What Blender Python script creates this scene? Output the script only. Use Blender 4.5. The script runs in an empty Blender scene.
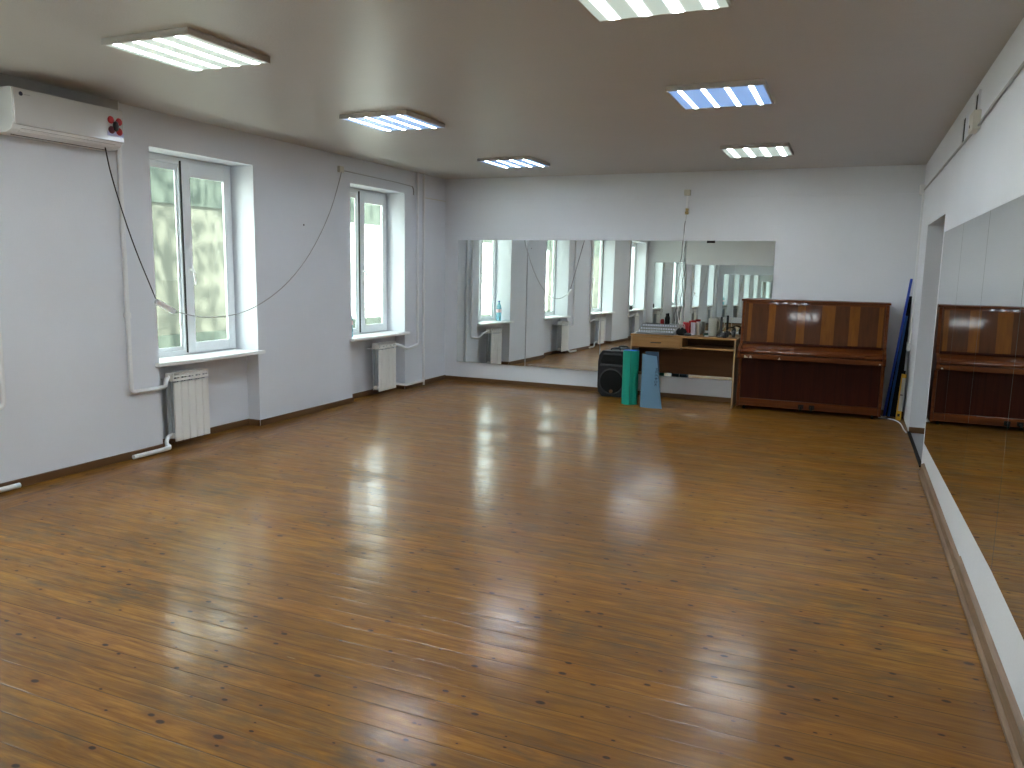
import bpy, bmesh, math, random
from mathutils import Vector, Matrix
random.seed(7)
SC = bpy.context.scene
COL = SC.collection
PI = math.pi

# ------------------------------------------------------------------ camera
F_PX, YAW, PITCH, ROLL, CAM_H = 780.7, -0.4057, -0.14647, 0.018485, 1.5
cy, sy, cp, sp = math.cos(YAW), math.sin(YAW), math.cos(PITCH), math.sin(PITCH)
fw = Vector((sy*cp, cy*cp, sp)); r0 = Vector((cy, -sy, 0)); u0 = r0.cross(fw)
c_, s_ = math.cos(ROLL), math.sin(ROLL)
rt = c_*r0 + s_*u0; up = -s_*r0 + c_*u0
cd = bpy.data.cameras.new('camera'); cam = bpy.data.objects.new('camera', cd); COL.objects.link(cam)
cd.sensor_width = 36; cd.lens = F_PX/1024*36; cd.clip_start = 0.05; cd.clip_end = 200
cam.matrix_world = Matrix(((rt.x, up.x, -fw.x, 0), (rt.y, up.y, -fw.y, 0), (rt.z, up.z, -fw.z, CAM_H), (0, 0, 0, 1)))
SC.camera = cam

# ------------------------------------------------------------------ world, sun, exposure
SC.view_settings.view_transform = 'Standard'; SC.view_settings.look = 'None'
SC.view_settings.gamma = 1; SC.view_settings.use_curve_mapping = False
SC.view_settings.exposure = 2.1
SC.cycles.use_denoising = True
SC.cycles.max_bounces = 14; SC.cycles.diffuse_bounces = 5; SC.cycles.glossy_bounces = 10
SC.cycles.transmission_bounces = 8; SC.cycles.transparent_max_bounces = 16
SC.cycles.sample_clamp_indirect = 6
w = bpy.data.worlds.new('sky'); SC.world = w; w.use_nodes = True
wn = w.node_tree.nodes; wb = wn['Background']
wb.inputs['Color'].default_value = (0.86, 0.95, 0.96, 1); wb.inputs['Strength'].default_value = 2.35
sd = bpy.data.lights.new('sun', 'SUN'); sd.energy = 13; sd.angle = math.radians(1.6); sd.color = (1, 0.97, 0.88)
sun = bpy.data.objects.new('sun', sd); COL.objects.link(sun)
sun.rotation_euler = Vector((math.cos(math.radians(56)), -0.22, math.sin(math.radians(56)))).to_track_quat('Z', 'Y').to_euler()
LAMP = 19.0          # peak radiance of a lamp's LED strip

# room: camera above the origin, +y to the piano wall, x to the right
XL, XR, YB, YR, H = -5.0, 0.608, 9.307, -1.3, 2.643
WINS = [(7.16, 8.275), (4.54, 5.675), (1.65, 3.13), (-1.05, 0.30)]
WZ0, WZ1 = 0.70, 2.375

# ------------------------------------------------------------------ material helpers
def mat(name, col=(.8, .8, .8), rough=.5, metal=0., spec=.5, coat=0., coat_r=.1, emit=None, es=0.):
    m = bpy.data.materials.new(name); m.use_nodes = True
    b = m.node_tree.nodes['Principled BSDF']
    b.inputs['Base Color'].default_value = (*col, 1); b.inputs['Roughness'].default_value = rough
    b.inputs['Metallic'].default_value = metal; b.inputs['Specular IOR Level'].default_value = spec
    b.inputs['Coat Weight'].default_value = coat; b.inputs['Coat Roughness'].default_value = coat_r
    if emit: b.inputs['Emission Color'].default_value = (*emit, 1); b.inputs['Emission Strength'].default_value = es
    return m
class G:
    """small node-graph writer"""
    def __init__(s, m): s.t = m.node_tree; s.n = s.t.nodes; s.l = s.t.links; s.b = s.n.get('Principled BSDF')
    def put(s, inp, v):
        if isinstance(v, bpy.types.NodeSocket): s.l.new(v, inp)
        else: inp.default_value = v
    def m(s, op, a, b=0., c=0.):
        n = s.n.new('ShaderNodeMath'); n.operation = op
        for i, v in enumerate((a, b, c)): s.put(n.inputs[i], v)
        return n.outputs[0]
    def coord(s): return s.n.new('ShaderNodeTexCoord').outputs['Object']
    def xyz(s, v):
        n = s.n.new('ShaderNodeSeparateXYZ'); s.l.new(v, n.inputs[0]); return n.outputs
    def vec(s, x, y, z=0.):
        n = s.n.new('ShaderNodeCombineXYZ')
        for i, v in enumerate((x, y, z)): s.put(n.inputs[i], v)
        return n.outputs[0]
    def noise(s, v, scale, detail=3., rough=.5, dist=0.):
        n = s.n.new('ShaderNodeTexNoise'); s.l.new(v, n.inputs['Vector'])
        n.inputs['Scale'].default_value = scale; n.inputs['Detail'].default_value = detail
        n.inputs['Roughness'].default_value = rough; n.inputs['Distortion'].default_value = dist
        return n.outputs['Fac']
    def white(s, v):
        n = s.n.new('ShaderNodeTexWhiteNoise'); n.noise_dimensions = '1D'; s.put(n.inputs['W'], v); return n.outputs['Value']
    def ramp(s, f, stops, interp='LINEAR'):
        n = s.n.new('ShaderNodeValToRGB'); s.put(n.inputs[0], f); e = n.color_ramp.elements; n.color_ramp.interpolation = interp
        while len(e) < len(stops): e.new(0.5)
        for k, (p, c) in zip(e, stops):
            k.position = p; k.color = (*c, 1) if len(c) == 3 else c
        return n.outputs[0]
    def mix(s, f, a, b, mode='MIX'):
        n = s.n.new('ShaderNodeMix'); n.data_type = 'RGBA'; n.blend_type = mode
        s.put(n.inputs[0], f)
        for i, v in ((6, a), (7, b)): s.put(n.inputs[i], (*v, 1) if isinstance(v, tuple) and len(v) == 3 else v)
        return n.outputs[2]
    def bump(s, h, strength, dist=.01):
        n = s.n.new('ShaderNodeBump'); s.l.new(h, n.inputs['Height']); n.inputs['Strength'].default_value = strength
        n.inputs['Distance'].default_value = dist; return n.outputs[0]

def g3(v): return (v, v, v)
def wall_mat(name, col, rough=.55, var=.05, bump=.25):
    m = mat(name, col, rough, spec=.3); g = G(m); c = g.coord()
    n = g.noise(c, 1.3, 4); lo = tuple(v*(1-var) for v in col)
    g.put(g.b.inputs['Base Color'], g.ramp(n, [(.3, lo), (.7, col)]))
    h = g.m('ADD', g.noise(c, 90, 2), g.m('MULTIPLY', g.noise(c, 6, 4), 1.6))
    g.put(g.b.inputs['Normal'], g.bump(h, bump, .004)); return m
M = {}
M['wall'] = wall_mat('painted_wall', (.725, .745, .785), .6)
M['wall_side'] = wall_mat('painted_wall_side', (.71, .735, .785), .6)
M['reveal'] = wall_mat('reveal_paint', (.77, .78, .76), .5)
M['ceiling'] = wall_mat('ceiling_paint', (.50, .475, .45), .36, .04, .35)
M['white'] = mat('white_plastic', (.78, .79, .80), .35)
M['pvc'] = mat('white_pvc', (.76, .79, .82), .3)
M['pipe'] = mat('pipe_paint', (.76, .77, .78), .35)
M['sill'] = mat('sill_laminate', (.82, .83, .83), .3)
M['alu'] = mat('radiator_enamel', (.78, .78, .76), .35)
M['alu_fin'] = mat('radiator_core', (.42, .45, .48), .45)
M['cord'] = mat('dark_cord', (.13, .125, .12), .5)
M['grey'] = mat('grey_plastic', (.35, .35, .35), .45)
M['black'] = mat('black_plastic', (.012, .012, .014), .38)
M['matte_black'] = mat('matte_black', (.005, .005, .005), .75, spec=.25)
M['dark'] = mat('dark_cavity', (.012, .011, .01), .8)
M['steel'] = mat('steel', (.55, .53, .5), .3, 1.)
M['brass'] = mat('aged_brass', (.42, .30, .12), .4, .8)
M['red'] = mat('red_plastic', (.42, .012, .015), .4)
M['blue'] = mat('blue_plastic', (.01, .055, .42), .4)
M['blue2'] = mat('blue_plastic_light', (.015, .10, .36), .4)
M['green_mat'] = mat('green_foam', (.0, .30, .215), .7)
M['green_edge'] = mat('green_foam_edge', (.0, .10, .07), .7)
M['blue_layer'] = mat('blue_foam', (.01, .14, .55), .7)
M['slate_mat'] = mat('slate_foam', (.105, .205, .30), .75)
M['slate_print'] = mat('slate_print', (.035, .07, .115), .75)
M['yellow'] = mat('yellow_plastic', (.55, .30, .012), .4)
M['silver'] = mat('silver_label', (.42, .42, .40), .35, .3)
M['cream'] = mat('cream_plastic', (.62, .60, .52), .4)
M['baseb'] = mat('baseboard_brown', (.125, .062, .026), .4, spec=.3)
M['linoleum'] = mat('grey_linoleum', (.32, .33, .35), .5)
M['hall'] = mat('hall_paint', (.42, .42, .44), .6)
M['mirror'] = mat('mirror_silvering', (.83, .865, .845), 0., 1.)
M['mirror_edge'] = mat('mirror_edge', (.10, .12, .11), .3)
def mk(): 
    m = mat('worn_plank', (.25, .165, .10), .45); g = G(m); c = g.xyz(g.coord())
    n = g.noise(g.vec(g.m('MULTIPLY', c[0], 40), g.m('MULTIPLY', c[1], 3), g.m('MULTIPLY', c[2], 40)), 1, 4)
    g.put(g.b.inputs['Base Color'], g.ramp(n, [(.3, (.15, .088, .048)), (.7, (.27, .18, .115))])); return m
M['plank'] = mk()

def floor_mat(name, swap=False):
    m = mat(name, rough=.5, spec=.12, coat=.4, coat_r=.16); m.node_tree.nodes['Principled BSDF'].inputs['Coat IOR'].default_value = 1.42; g = G(m); o = g.xyz(g.coord())
    X, Y = (o[1], o[0]) if swap else (o[0], o[1])
    Wd = .113 if not swap else .19
    t = g.m('DIVIDE', g.m('ADD', Y, 20.02 if not swap else 20.0), Wd)
    idx = g.m('FLOOR', t); fr = g.m('FRACT', t)
    rnd = g.white(idx); rnd2 = g.white(g.m('ADD', idx, 77.3))
    # seam distance in metres
    edge = g.m('MULTIPLY', g.m('MINIMUM', fr, g.m('SUBTRACT', 1, fr)), Wd)
    seam = g.ramp(edge, [(.0, (1, 1, 1)), (.0035, (0, 0, 0))])
    sx = g.m('ADD', X, g.m('MULTIPLY', rnd, 40.))
    gv = g.vec(g.m('MULTIPLY', sx, 3.2), g.m('MULTIPLY', Y, 40), rnd2)
    grain = g.noise(gv, 1., 5, .62, .8)
    fine = g.noise(g.vec(g.m('MULTIPLY', sx, 6), g.m('MULTIPLY', Y, 190), rnd), 1., 3, .6)
    col = g.ramp(g.m('ADD', g.m('MULTIPLY', grain, .75), g.m('MULTIPLY', fine, .25)),
                 [(.30, (.12, .044, .005)), (.42, (.21, .088, .010)), (.55, (.30, .140, .016)), (.70, (.42, .215, .032))])
    tint = g.ramp(rnd2, [(0, (.78, .74, .70)), (.5, (1, .98, .95)), (1, (1.0, .90, .78))])
    col = g.mix(1., col, tint, 'MULTIPLY')
    # broad wear: greyed and darkened patches
    wear = g.noise(g.vec(g.m('MULTIPLY', X, 1.1), g.m('MULTIPLY', Y, 2.4), .3), 1.4, 5, .62)
    wf = g.ramp(wear, [(.46, (0, 0, 0)), (.64, (.85, .85, .85))])
    wet = g.noise(g.vec(g.m('MULTIPLY', X, 7), g.m('MULTIPLY', Y, 26), 0.), 1., 4, .6)
    wf2 = g.m('MULTIPLY', wf, g.ramp(wet, [(.38, (0, 0, 0)), (.62, (1, 1, 1))]))
    col = g.mix(wf2, col, (.085, .060, .034))
    big = g.noise(g.vec(X, Y, .9), .55, 2)
    col = g.mix(g.ramp(big, [(.4, (0, 0, 0)), (.65, (.45, .45, .45))]), col, (.125, .048, .011))
    # knots
    for k, (sc, lo, hi, thr) in enumerate(((5.0, .042, .066, .50), (8.6, .055, .09, .70))):
        v = g.n.new('ShaderNodeTexVoronoi'); v.voronoi_dimensions = '2D'; v.inputs['Scale'].default_value = sc
        g.l.new(g.vec(g.m('MULTIPLY', g.m('ADD', X, k*3.3), .72), g.m('MULTIPLY', Y, 1.25)), v.inputs['Vector'])
        cc = g.n.new('ShaderNodeSeparateColor'); g.l.new(v.outputs['Color'], cc.inputs[0])
        on = g.m('GREATER_THAN', cc.outputs[0], thr)
        size = g.m('ADD', .40, g.m('MULTIPLY', g.m('POWER', cc.outputs[1], 1.6), .95))
        dd = g.m('DIVIDE', v.outputs['Distance'], size)
        dot = g.m('MULTIPLY', g.ramp(dd, [(lo, (1, 1, 1)), (hi, (0, 0, 0))]), on)
        halo = g.m('MULTIPLY', g.ramp(dd, [(lo, (1, 1, 1)), (hi*3, (0, 0, 0))]), on)
        col = g.mix(g.m('MULTIPLY', halo, .45), col, (.17, .055, .012))
        col = g.mix(g.m('MULTIPLY', dot, .93), col, (.022, .010, .007))
    # pale scrapes
    scr = g.noise(g.vec(g.m('MULTIPLY', X, 3), g.m('MULTIPLY', Y, 30), 4.), 2.2, 4, .7)
    col = g.mix(g.ramp(scr, [(.70, (0, 0, 0)), (.76, (.35, .35, .35))]), col, (.50, .38, .22))
    col = g.mix(g.m('MULTIPLY', seam, g.ramp(rnd, [(0, g3(.45)), (1, g3(.95))])), col, (.030, .014, .007))
    g.put(g.b.inputs['Base Color'], col)
    rr = g.noise(g.vec(g.m('MULTIPLY', X, 3), g.m('MULTIPLY', Y, 9), 2.), 1.5, 5, .65)
    g.put(g.b.inputs['Roughness'], g.ramp(rr, [(.3, g3(.42)), (.7, g3(.6))]))
    g.put(g.b.inputs['Coat Roughness'], g.ramp(rr, [(.3, g3(.10)), (.7, g3(.21))]))
    g.put(g.b.inputs['Coat Weight'], g.ramp(wear, [(.4, g3(.68)), (.66, g3(.22))]))
    cup = g.m('MULTIPLY', g.m('MULTIPLY', fr, g.m('SUBTRACT', 1, fr)), .75)
    rip = g.noise(g.vec(g.m('MULTIPLY', X, 26), g.m('MULTIPLY', Y, 40), rnd), 1., 5, .65)
    hgt = g.m('ADD', g.m('ADD', cup, g.m('MULTIPLY', rip, .55)), g.m('MULTIPLY', g.m('SUBTRACT', 1, seam), .35))
    hgt = g.m('ADD', hgt, g.m('MULTIPLY', rnd, .3))
    nb = g.bump(hgt, .55, .0022)
    g.put(g.b.inputs['Normal'], nb); g.put(g.b.inputs['Coat Normal'], nb)
    return m
M['floor'] = floor_mat('varnished_pine_boards'); M['floor_border'] = floor_mat('varnished_border_board', True)

def wood(name, dark, light, along='z', rough=.45, coat=.5, scale=1., stripes=None):
    m = mat(name, rough=rough, coat=coat, coat_r=.06, spec=.15); g = G(m); o = g.xyz(g.coord())
    f = {'x': (1.2, 30, 30), 'y': (30, 1.2, 30), 'z': (30, 30, 1.2)}[along]
    n = g.noise(g.vec(*[g.m('MULTIPLY', o[i], f[i]*scale) for i in range(3)]), 1., 5, .6, .5)
    col = g.ramp(n, [(.3, dark), (.7, light)])
    if stripes:
        fx = g.m('DIVIDE', g.m('ADD', o[0], stripes[0]), stripes[1])
        st = []
        for a, b in stripes[2]: st += [(a, (1, 1, 1)), (b, (0, 0, 0))]
        st = [(0, (0, 0, 0))] + st
        msk = g.ramp(fx, st, 'CONSTANT')
        lightv = g.ramp(n, [(.3, stripes[3]), (.7, stripes[4])])
        col = g.mix(msk, col, lightv)
    g.put(g.b.inputs['Base Color'], col); return m
M['pi_dark'] = wood('mahogany_veneer', (.022, .002, .0006), (.046, .007, .0015), 'z', coat=.06)
M['pi_frame'] = wood('mahogany_rail', (.075, .016, .002), (.135, .034, .004), 'x', coat=.3)
M['pi_upper'] = wood('striped_veneer', (.055, .016, .004), (.090, .026, .006), 'z',
    stripes=(.70, 1.40, [(.02, .05), (.175, .225), (.385, .445), (.56, .655), (.755, .825), (.955, .985)], (.13, .040, .004), (.20, .068, .006)))
M['desk'] = wood('beech_laminate', (.27, .14, .05), (.36, .20, .082), 'x', .4, .15)
M['desk_edge'] = mat('desk_edge_band', (.40, .26, .13), .4)
M['desk_dark'] = wood('desk_brown_panel', (.085, .034, .012), (.12, .05, .018), 'x', .45, .1)  # darker brown laminate of back board and drawer base

def glass_mat():
    m = mat('window_glass'); t = m.node_tree; n = t.nodes
    tr = n.new('ShaderNodeBsdfTransparent'); tr.inputs[0].default_value = (.93, .97, .95, 1)
    gl = n.new('ShaderNodeBsdfGlossy'); gl.inputs['Roughness'].default_value = .01
    mx = n.new('ShaderNodeMixShader'); mx.inputs[0].default_value = .02
    t.links.new(tr.outputs[0], mx.inputs[1]); t.links.new(gl.outputs[0], mx.inputs[2])
    t.links.new(mx.outputs[0], n['Material Output'].inputs[0]); return m
M['glass'] = glass_mat()
def bottle_mat():
    m = mat('blue_tinted_bottle', (.35, .72, .85), .08); m.node_tree.nodes['Principled BSDF'].inputs['Transmission Weight'].default_value = .6; return m
M['bottle'] = bottle_mat()

def lamp_mat(name, base, tube, sig, peak, half=.285):
    m = mat(name, (.7, .7, .7), .4); g = G(m); o = g.xyz(g.coord())
    # four LED strips behind a diffuser
    t = g.m('MULTIPLY', g.m('SUBTRACT', g.m('FRACT', g.m('DIVIDE', g.m('ADD', o[0], half), half/2)), .5), half/2)
    e = g.m('POWER', 2.71828, g.m('MULTIPLY', g.m('POWER', g.m('DIVIDE', g.m('ABSOLUTE', t), sig), 3.), -1.))
    bm = g.n.new('ShaderNodeVectorMath'); bm.operation = 'SCALE'; bm.inputs[0].default_value = tube; g.put(bm.inputs['Scale'], g.m('MULTIPLY', e, peak))
    ad = g.n.new('ShaderNodeVectorMath'); ad.operation = 'ADD'; g.l.new(bm.outputs[0], ad.inputs[0]); ad.inputs[1].default_value = base
    g.put(g.b.inputs['Emission Color'], ad.outputs[0]); g.b.inputs['Emission Strength'].default_value = 1.
    return m
M['lamp_white'] = lamp_mat('diffuser_white', (.085, .11, .10), (.90, .97, 1.), .0185, LAMP)
M['lamp_blue'] = lamp_mat('diffuser_blue', (.03, .075, .165), (.78, .90, 1.), .0105, LAMP*1.6)

# ------------------------------------------------------------------ mesh helpers
def bx(bm, x0, x1, y0, y1, z0, z1, mi=0):
    v = [bm.verts.new((x, y, z)) for x in (x0, x1) for y in (y0, y1) for z in (z0, z1)]
    for q in ((0, 1, 3, 2), (4, 6, 7, 5), (0, 4, 5, 1), (2, 3, 7, 6), (0, 2, 6, 4), (1, 5, 7, 3)):
        f = bm.faces.new([v[i] for i in q]); f.material_index = mi
def prism(bm, pts, a, b, axis='x', mi=0):
    """polygon pts extruded along axis from a to b; pts are the two other coordinates in x,y,z order"""
    def P(p, t): return {'x': (t, p[0], p[1]), 'y': (p[0], t, p[1]), 'z': (p[0], p[1], t)}[axis]
    A = [bm.verts.new(P(p, a)) for p in pts]; B = [bm.verts.new(P(p, b)) for p in pts]
    fs = [bm.faces.new(A), bm.faces.new(B[::-1])]
    for i in range(len(pts)): j = (i+1) % len(pts); fs.append(bm.faces.new((A[i], B[i], B[j], A[j])))
    for f in fs: f.material_index = mi
def lathe(bm, prof, n=24, c=(0, 0, 0), axis='z', mi=0):
    rings = []
    for r, h in prof:
        ring = []
        for k in range(n):
            a = 2*PI*k/n; p = (r*math.cos(a), r*math.sin(a), h)
            if axis == 'x': p = (h, p[0], p[1])
            if axis == 'y': p = (p[0], h, p[1])
            ring.append(bm.verts.new((p[0]+c[0], p[1]+c[1], p[2]+c[2])))
        rings.append(ring)
    for A, B in zip(rings, rings[1:]):
        for k in range(n): bm.faces.new((A[k], A[(k+1) % n], B[(k+1) % n], B[k])).material_index = mi
    bm.faces.new(rings[0][::-1]).material_index = mi; bm.faces.new(rings[-1]).material_index = mi
def tube(bm, pts, r, n=10, mi=0, smooth_iter=0):
    pts = [Vector(p) for p in pts]
    for _ in range(smooth_iter):
        q = [pts[0]]
        for a, b in zip(pts, pts[1:]): q += [a.lerp(b, .25), a.lerp(b, .75)]
        pts = q + [pts[-1]]
    prev = None; rings = []
    for i, p in enumerate(pts):
        t = (pts[min(i+1, len(pts)-1)] - pts[max(i-1, 0)]).normalized()
        if prev is None:
            a = t.orthogonal().normalized()
        else:
            a = (prev - t*prev.dot(t)).normalized()
        prev = a; b = t.cross(a)
        rings.append([bm.verts.new(p + (a*math.cos(2*PI*k/n)+b*math.sin(2*PI*k/n))*r) for k in range(n)])
    for A, B in zip(rings, rings[1:]):
        for k in range(n): bm.faces.new((A[k], A[(k+1) % n], B[(k+1) % n], B[k])).material_index = mi
    bm.faces.new(rings[0][::-1]).material_index = mi; bm.faces.new(rings[-1]).material_index = mi
def NB(): return bmesh.new()
def obj(name, bm, m, parent=None, loc=None, bevel=0., smooth=False, segs=2):
    bmesh.ops.recalc_face_normals(bm, faces=bm.faces)
    me = bpy.data.meshes.new(name); bm.to_mesh(me); bm.free()
    for k in (m if isinstance(m, (list, tuple)) else [m]): me.materials.append(k)
    o = bpy.data.objects.new(name, me); COL.objects.link(o)
    if parent: o.parent = parent
    if loc: o.location = loc
    if smooth:
        for p in me.polygons: p.use_smooth = True
        me.set_sharp_from_angle(angle=math.radians(40))
    if bevel:
        b = o.modifiers.new('bevel', 'BEVEL'); b.width = bevel; b.segments = segs; b.limit_method = 'ANGLE'; b.angle_limit = math.radians(35)
    return o
def box(name, m, parent, x0, x1, y0, y1, z0, z1, bevel=0., loc=None):
    b = NB(); bx(b, x0, x1, y0, y1, z0, z1); return obj(name, b, m, parent, loc, bevel)
def tag(o, label, cat, group=None):
    o['label'] = label; o['category'] = cat
    if group: o['group'] = group
    return o
def thing(name, label, cat, loc=(0, 0, 0), group=None):
    o = bpy.data.objects.new(name, None); COL.objects.link(o); o.location = loc; o.empty_display_size = .1
    return tag(o, label, cat, group)
def struct(o, label=None, cat=None):
    o['kind'] = 'structure'
    if label: o['label'] = label
    if cat: o['category'] = cat
    return o
def dup(root, loc=None, label=None, group=None):
    r = root.copy(); COL.objects.link(r)
    if loc: r.location = loc
    if label: r['label'] = label
    if group: r['group'] = group
    for ch in list(root.children):
        c = ch.copy(); COL.objects.link(c); c.parent = r
        for gch in list(ch.children):
            d = gch.copy(); COL.objects.link(d); d.parent = c
    return r

# ================================================================== SETTING
b = NB(); bx(b, XL+.38, XR+.0, YR, YB, -.12, 0, 0); bx(b, XL-.14, XL+.38, YR, YB, -.12, 0, 1)
struct(obj('floor', b, [M['floor'], M['floor_border']]), 'varnished orange-brown pine board floor with dark knots', 'floor')
struct(box('ceiling', M['ceiling'], None, XL-.5, XR+2.2, YR-.3, YB+.3, H, H+.25), 'dull beige painted ceiling with square lamps', 'ceiling')
# left wall with four window bays, each with a niche under its sill
b = NB(); ys = [YR] + [v for wn_ in sorted(WINS) for v in wn_] + [YB]
for i in range(0, len(ys), 2): bx(b, XL-.34, XL, ys[i], ys[i+1], 0, H)
for a, c in WINS:
    bx(b, XL-.34, XL, a, c, WZ1, H)
    bx(b, XL-.34, XL-.14, a, c, 0, WZ0-.015)
struct(obj('wall_left', b, M['wall_side']), 'white painted left wall with deep window recesses', 'wall')
struct(box('wall_back', M['wall'], None, XL-.46, XR+.35, YB, YB+.3, 0, H), 'white painted far wall behind mirror and piano', 'wall')
struct(box('wall_rear', M['wall'], None, XL-.46, XR+.35, YR-.3, YR, 0, H), 'white painted wall seen only in the mirrors', 'wall')
DY0, DY1, DZ = 6.84, 8.36, 1.972
b = NB(); bx(b, XR, XR+.35, YR, DY0, 0, H); bx(b, XR, XR+.35, DY1, YB, 0, H); bx(b, XR, XR+.35, DY0, DY1, DZ, H)
struct(obj('wall_right', b, M['wall']), 'white painted right wall with a doorway near the piano', 'wall')
# passage behind the doorway
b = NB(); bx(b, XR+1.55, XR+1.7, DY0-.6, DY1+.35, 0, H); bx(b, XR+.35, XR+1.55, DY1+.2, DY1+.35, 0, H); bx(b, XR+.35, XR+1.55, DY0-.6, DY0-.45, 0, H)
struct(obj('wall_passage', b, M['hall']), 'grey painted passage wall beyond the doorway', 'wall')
struct(box('floor_passage', M['linoleum'], None, XR, XR+1.7, DY0-.6, DY1+.35, -.12, -.004), 'grey linoleum floor inside the doorway', 'floor')
struct(box('trim_1', M['matte_black'], None, XR-.012, XR+.016, DY0+.0, DY1, -.002, .012, .004), 'black threshold strip along the doorway', 'trim')
b = NB(); bx(b, XR+.0, XR+.35, DY1-.018, DY1, 0, .055); struct(obj('baseboard_doorway', b, M['baseb']))
# baseboards
b = NB(); T, hb = .02, .056
for i in range(0, len(ys), 2): bx(b, XL, XL+T, ys[i], ys[i+1], 0, hb)
for a, c in WINS:
    bx(b, XL-.14, XL-.12, a, c, 0, hb)
    bx(b, XL-.14, XL, a, a+.018, 0, hb); bx(b, XL-.14, XL, c-.018, c, 0, hb)
struct(obj('baseboard_left', b, M['baseb'], bevel=.004), 'narrow brown painted baseboard along the window wall', 'baseboard')
struct(box('baseboard_back', M['baseb'], None, XL+.02, XR, YB-.02, YB, 0, .052, .004), 'narrow brown painted baseboard along the far wall', 'baseboard')
struct(box('baseboard_rear', M['baseb'], None, XL+.02, XR, YR, YR+.02, 0, .045, .004), 'brown baseboard of the wall behind', 'baseboard')
b = NB()
prism(b, [(XR, 0), (XR-.034, 0), (XR-.034, .018), (XR-.022, .03), (XR-.020, .088), (XR, .10)], YR+.02, 4.4, 'y')
prism(b, [(XR, 0), (XR-.034, 0), (XR-.034, .018), (XR-.022, .03), (XR-.019, .074), (XR, .085)], 4.403, 6.62, 'y')
struct(obj('baseboard_right', b, M['plank']), 'worn bare wooden baseboard under the right mirrors', 'baseboard')
# small raised band near the ceiling of the far wall
b = NB(); bx(b, XL, XR-.02, YB-.014, YB, 2.352, 2.366); struct(obj('trim_2', b, M['wall']), 'thin white painted conduit across the far wall', 'trim')
b = NB(); bx(b, XL, XR-.02, YR, YR+.014, 2.20, 2.216); struct(obj('trim_3', b, M['wall']))

# windows ----------------------------------------------------------------
def make_window(n, y0, y1, lab):
    root = bpy.data.objects.new('window_%d' % n, None); COL.objects.link(root); root.location = (XL-.26, y0, WZ0)
    struct(root, lab, 'window')
    W_, Hh = y1-y0, WZ1-WZ0
    fx0, fx1 = -.045, 0.
    mid = W_*.49
    def ring(b, a0, a1, z0, z1, t, xa, xb, tt=None, tb=None):
        tt = tt or t; tb = tb or t
        bx(b, xa, xb, a0, a0+t, z0, z1); bx(b, xa, xb, a1-t, a1, z0, z1)
        bx(b, xa, xb, a0+t, a1-t, z0, z0+tb); bx(b, xa, xb, a0+t, a1-t, z1-tt, z1)
    b = NB(); ring(b, 0, W_, .0, Hh, .055, fx0, fx1); bx(b, fx0, fx1, mid-.03, mid+.02, .055, Hh-.055)
    obj('window_frame', b, M['pvc'], root, bevel=.004)
    # fixed light (near side)
    b = NB(); ring(b, .055, mid-.03, .055, Hh-.055, .022, -.032, fx1-.018, .055, .03)
    s = obj('fixed_light', b, M['pvc'], root, bevel=.003)
    b = NB(); bx(b, -.026, -.020, .077, mid-.052, .085, Hh-.110); obj('window_pane', b, M['glass'], s)
    # opening sash
    a0, a1 = mid-.012, W_-.028
    b = NB(); ring(b, a0, a1, .028, Hh-.028, .085, -.004, .022, .125)
    s = obj('window_sash', b, M['pvc'], root, bevel=.004)
    b = NB(); bx(b, .006, .012, a0+.085, a1-.085, .113, Hh-.153); obj('window_pane', b, M['glass'], s)
    box('gap_shade', M['dark'], root, 0, .0175, mid-.0185, mid-.0135, .03, Hh-.03)  # black strip stands in for shade in the gap beside the sash
    hz = 1.43-WZ0
    b = NB(); bx(b, .022, .032, a0+.03, a0+.058, hz-.035, hz+.035)
    tube(b, [(.03, a0+.044, hz+.012), (.062, a0+.044, hz+.012), (.064, a0+.050, hz-.01), (.062, a0+.062, hz-.115)], .009, 8, smooth_iter=1)
    obj('handle', b, M['white'], s, smooth=True)
    # sill board with ears over the wall face
    z0, z1 = -.018, .012
    b = NB(); prism(b, [(0, 0), (0, W_), (.26, W_), (.26, W_+.035), (.318, W_+.035), (.318, -.045), (.26, -.045), (.26, 0)], z0, z1, 'z')
    obj('window_sill', b, M['sill'], root, bevel=.006)
    return root
make_window(1, *WINS[0], 'white plastic window nearest the far mirror wall')
make_window(2, *WINS[1], 'white plastic window right of the air conditioner')
make_window(3, *WINS[2], 'wide white plastic window seen only in the far mirror')
make_window(4, *WINS[3], 'last white plastic window of the row, seen only in the mirror')
# daylight portals in the window openings
for a, c in WINS:
    ld = bpy.data.lights.new('window_portal', 'AREA'); ld.shape = 'RECTANGLE'; ld.size = c-a; ld.size_y = WZ1-WZ0
    ld.cycles.is_portal = True
    lo = bpy.data.objects.new('window_portal', ld); COL.objects.link(lo); lo.location = (XL-.345, (a+c)/2, (WZ0+WZ1)/2)
    lo.rotation_euler = Vector((-1, 0, 0)).to_track_quat('Z', 'Y').to_euler()

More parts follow.
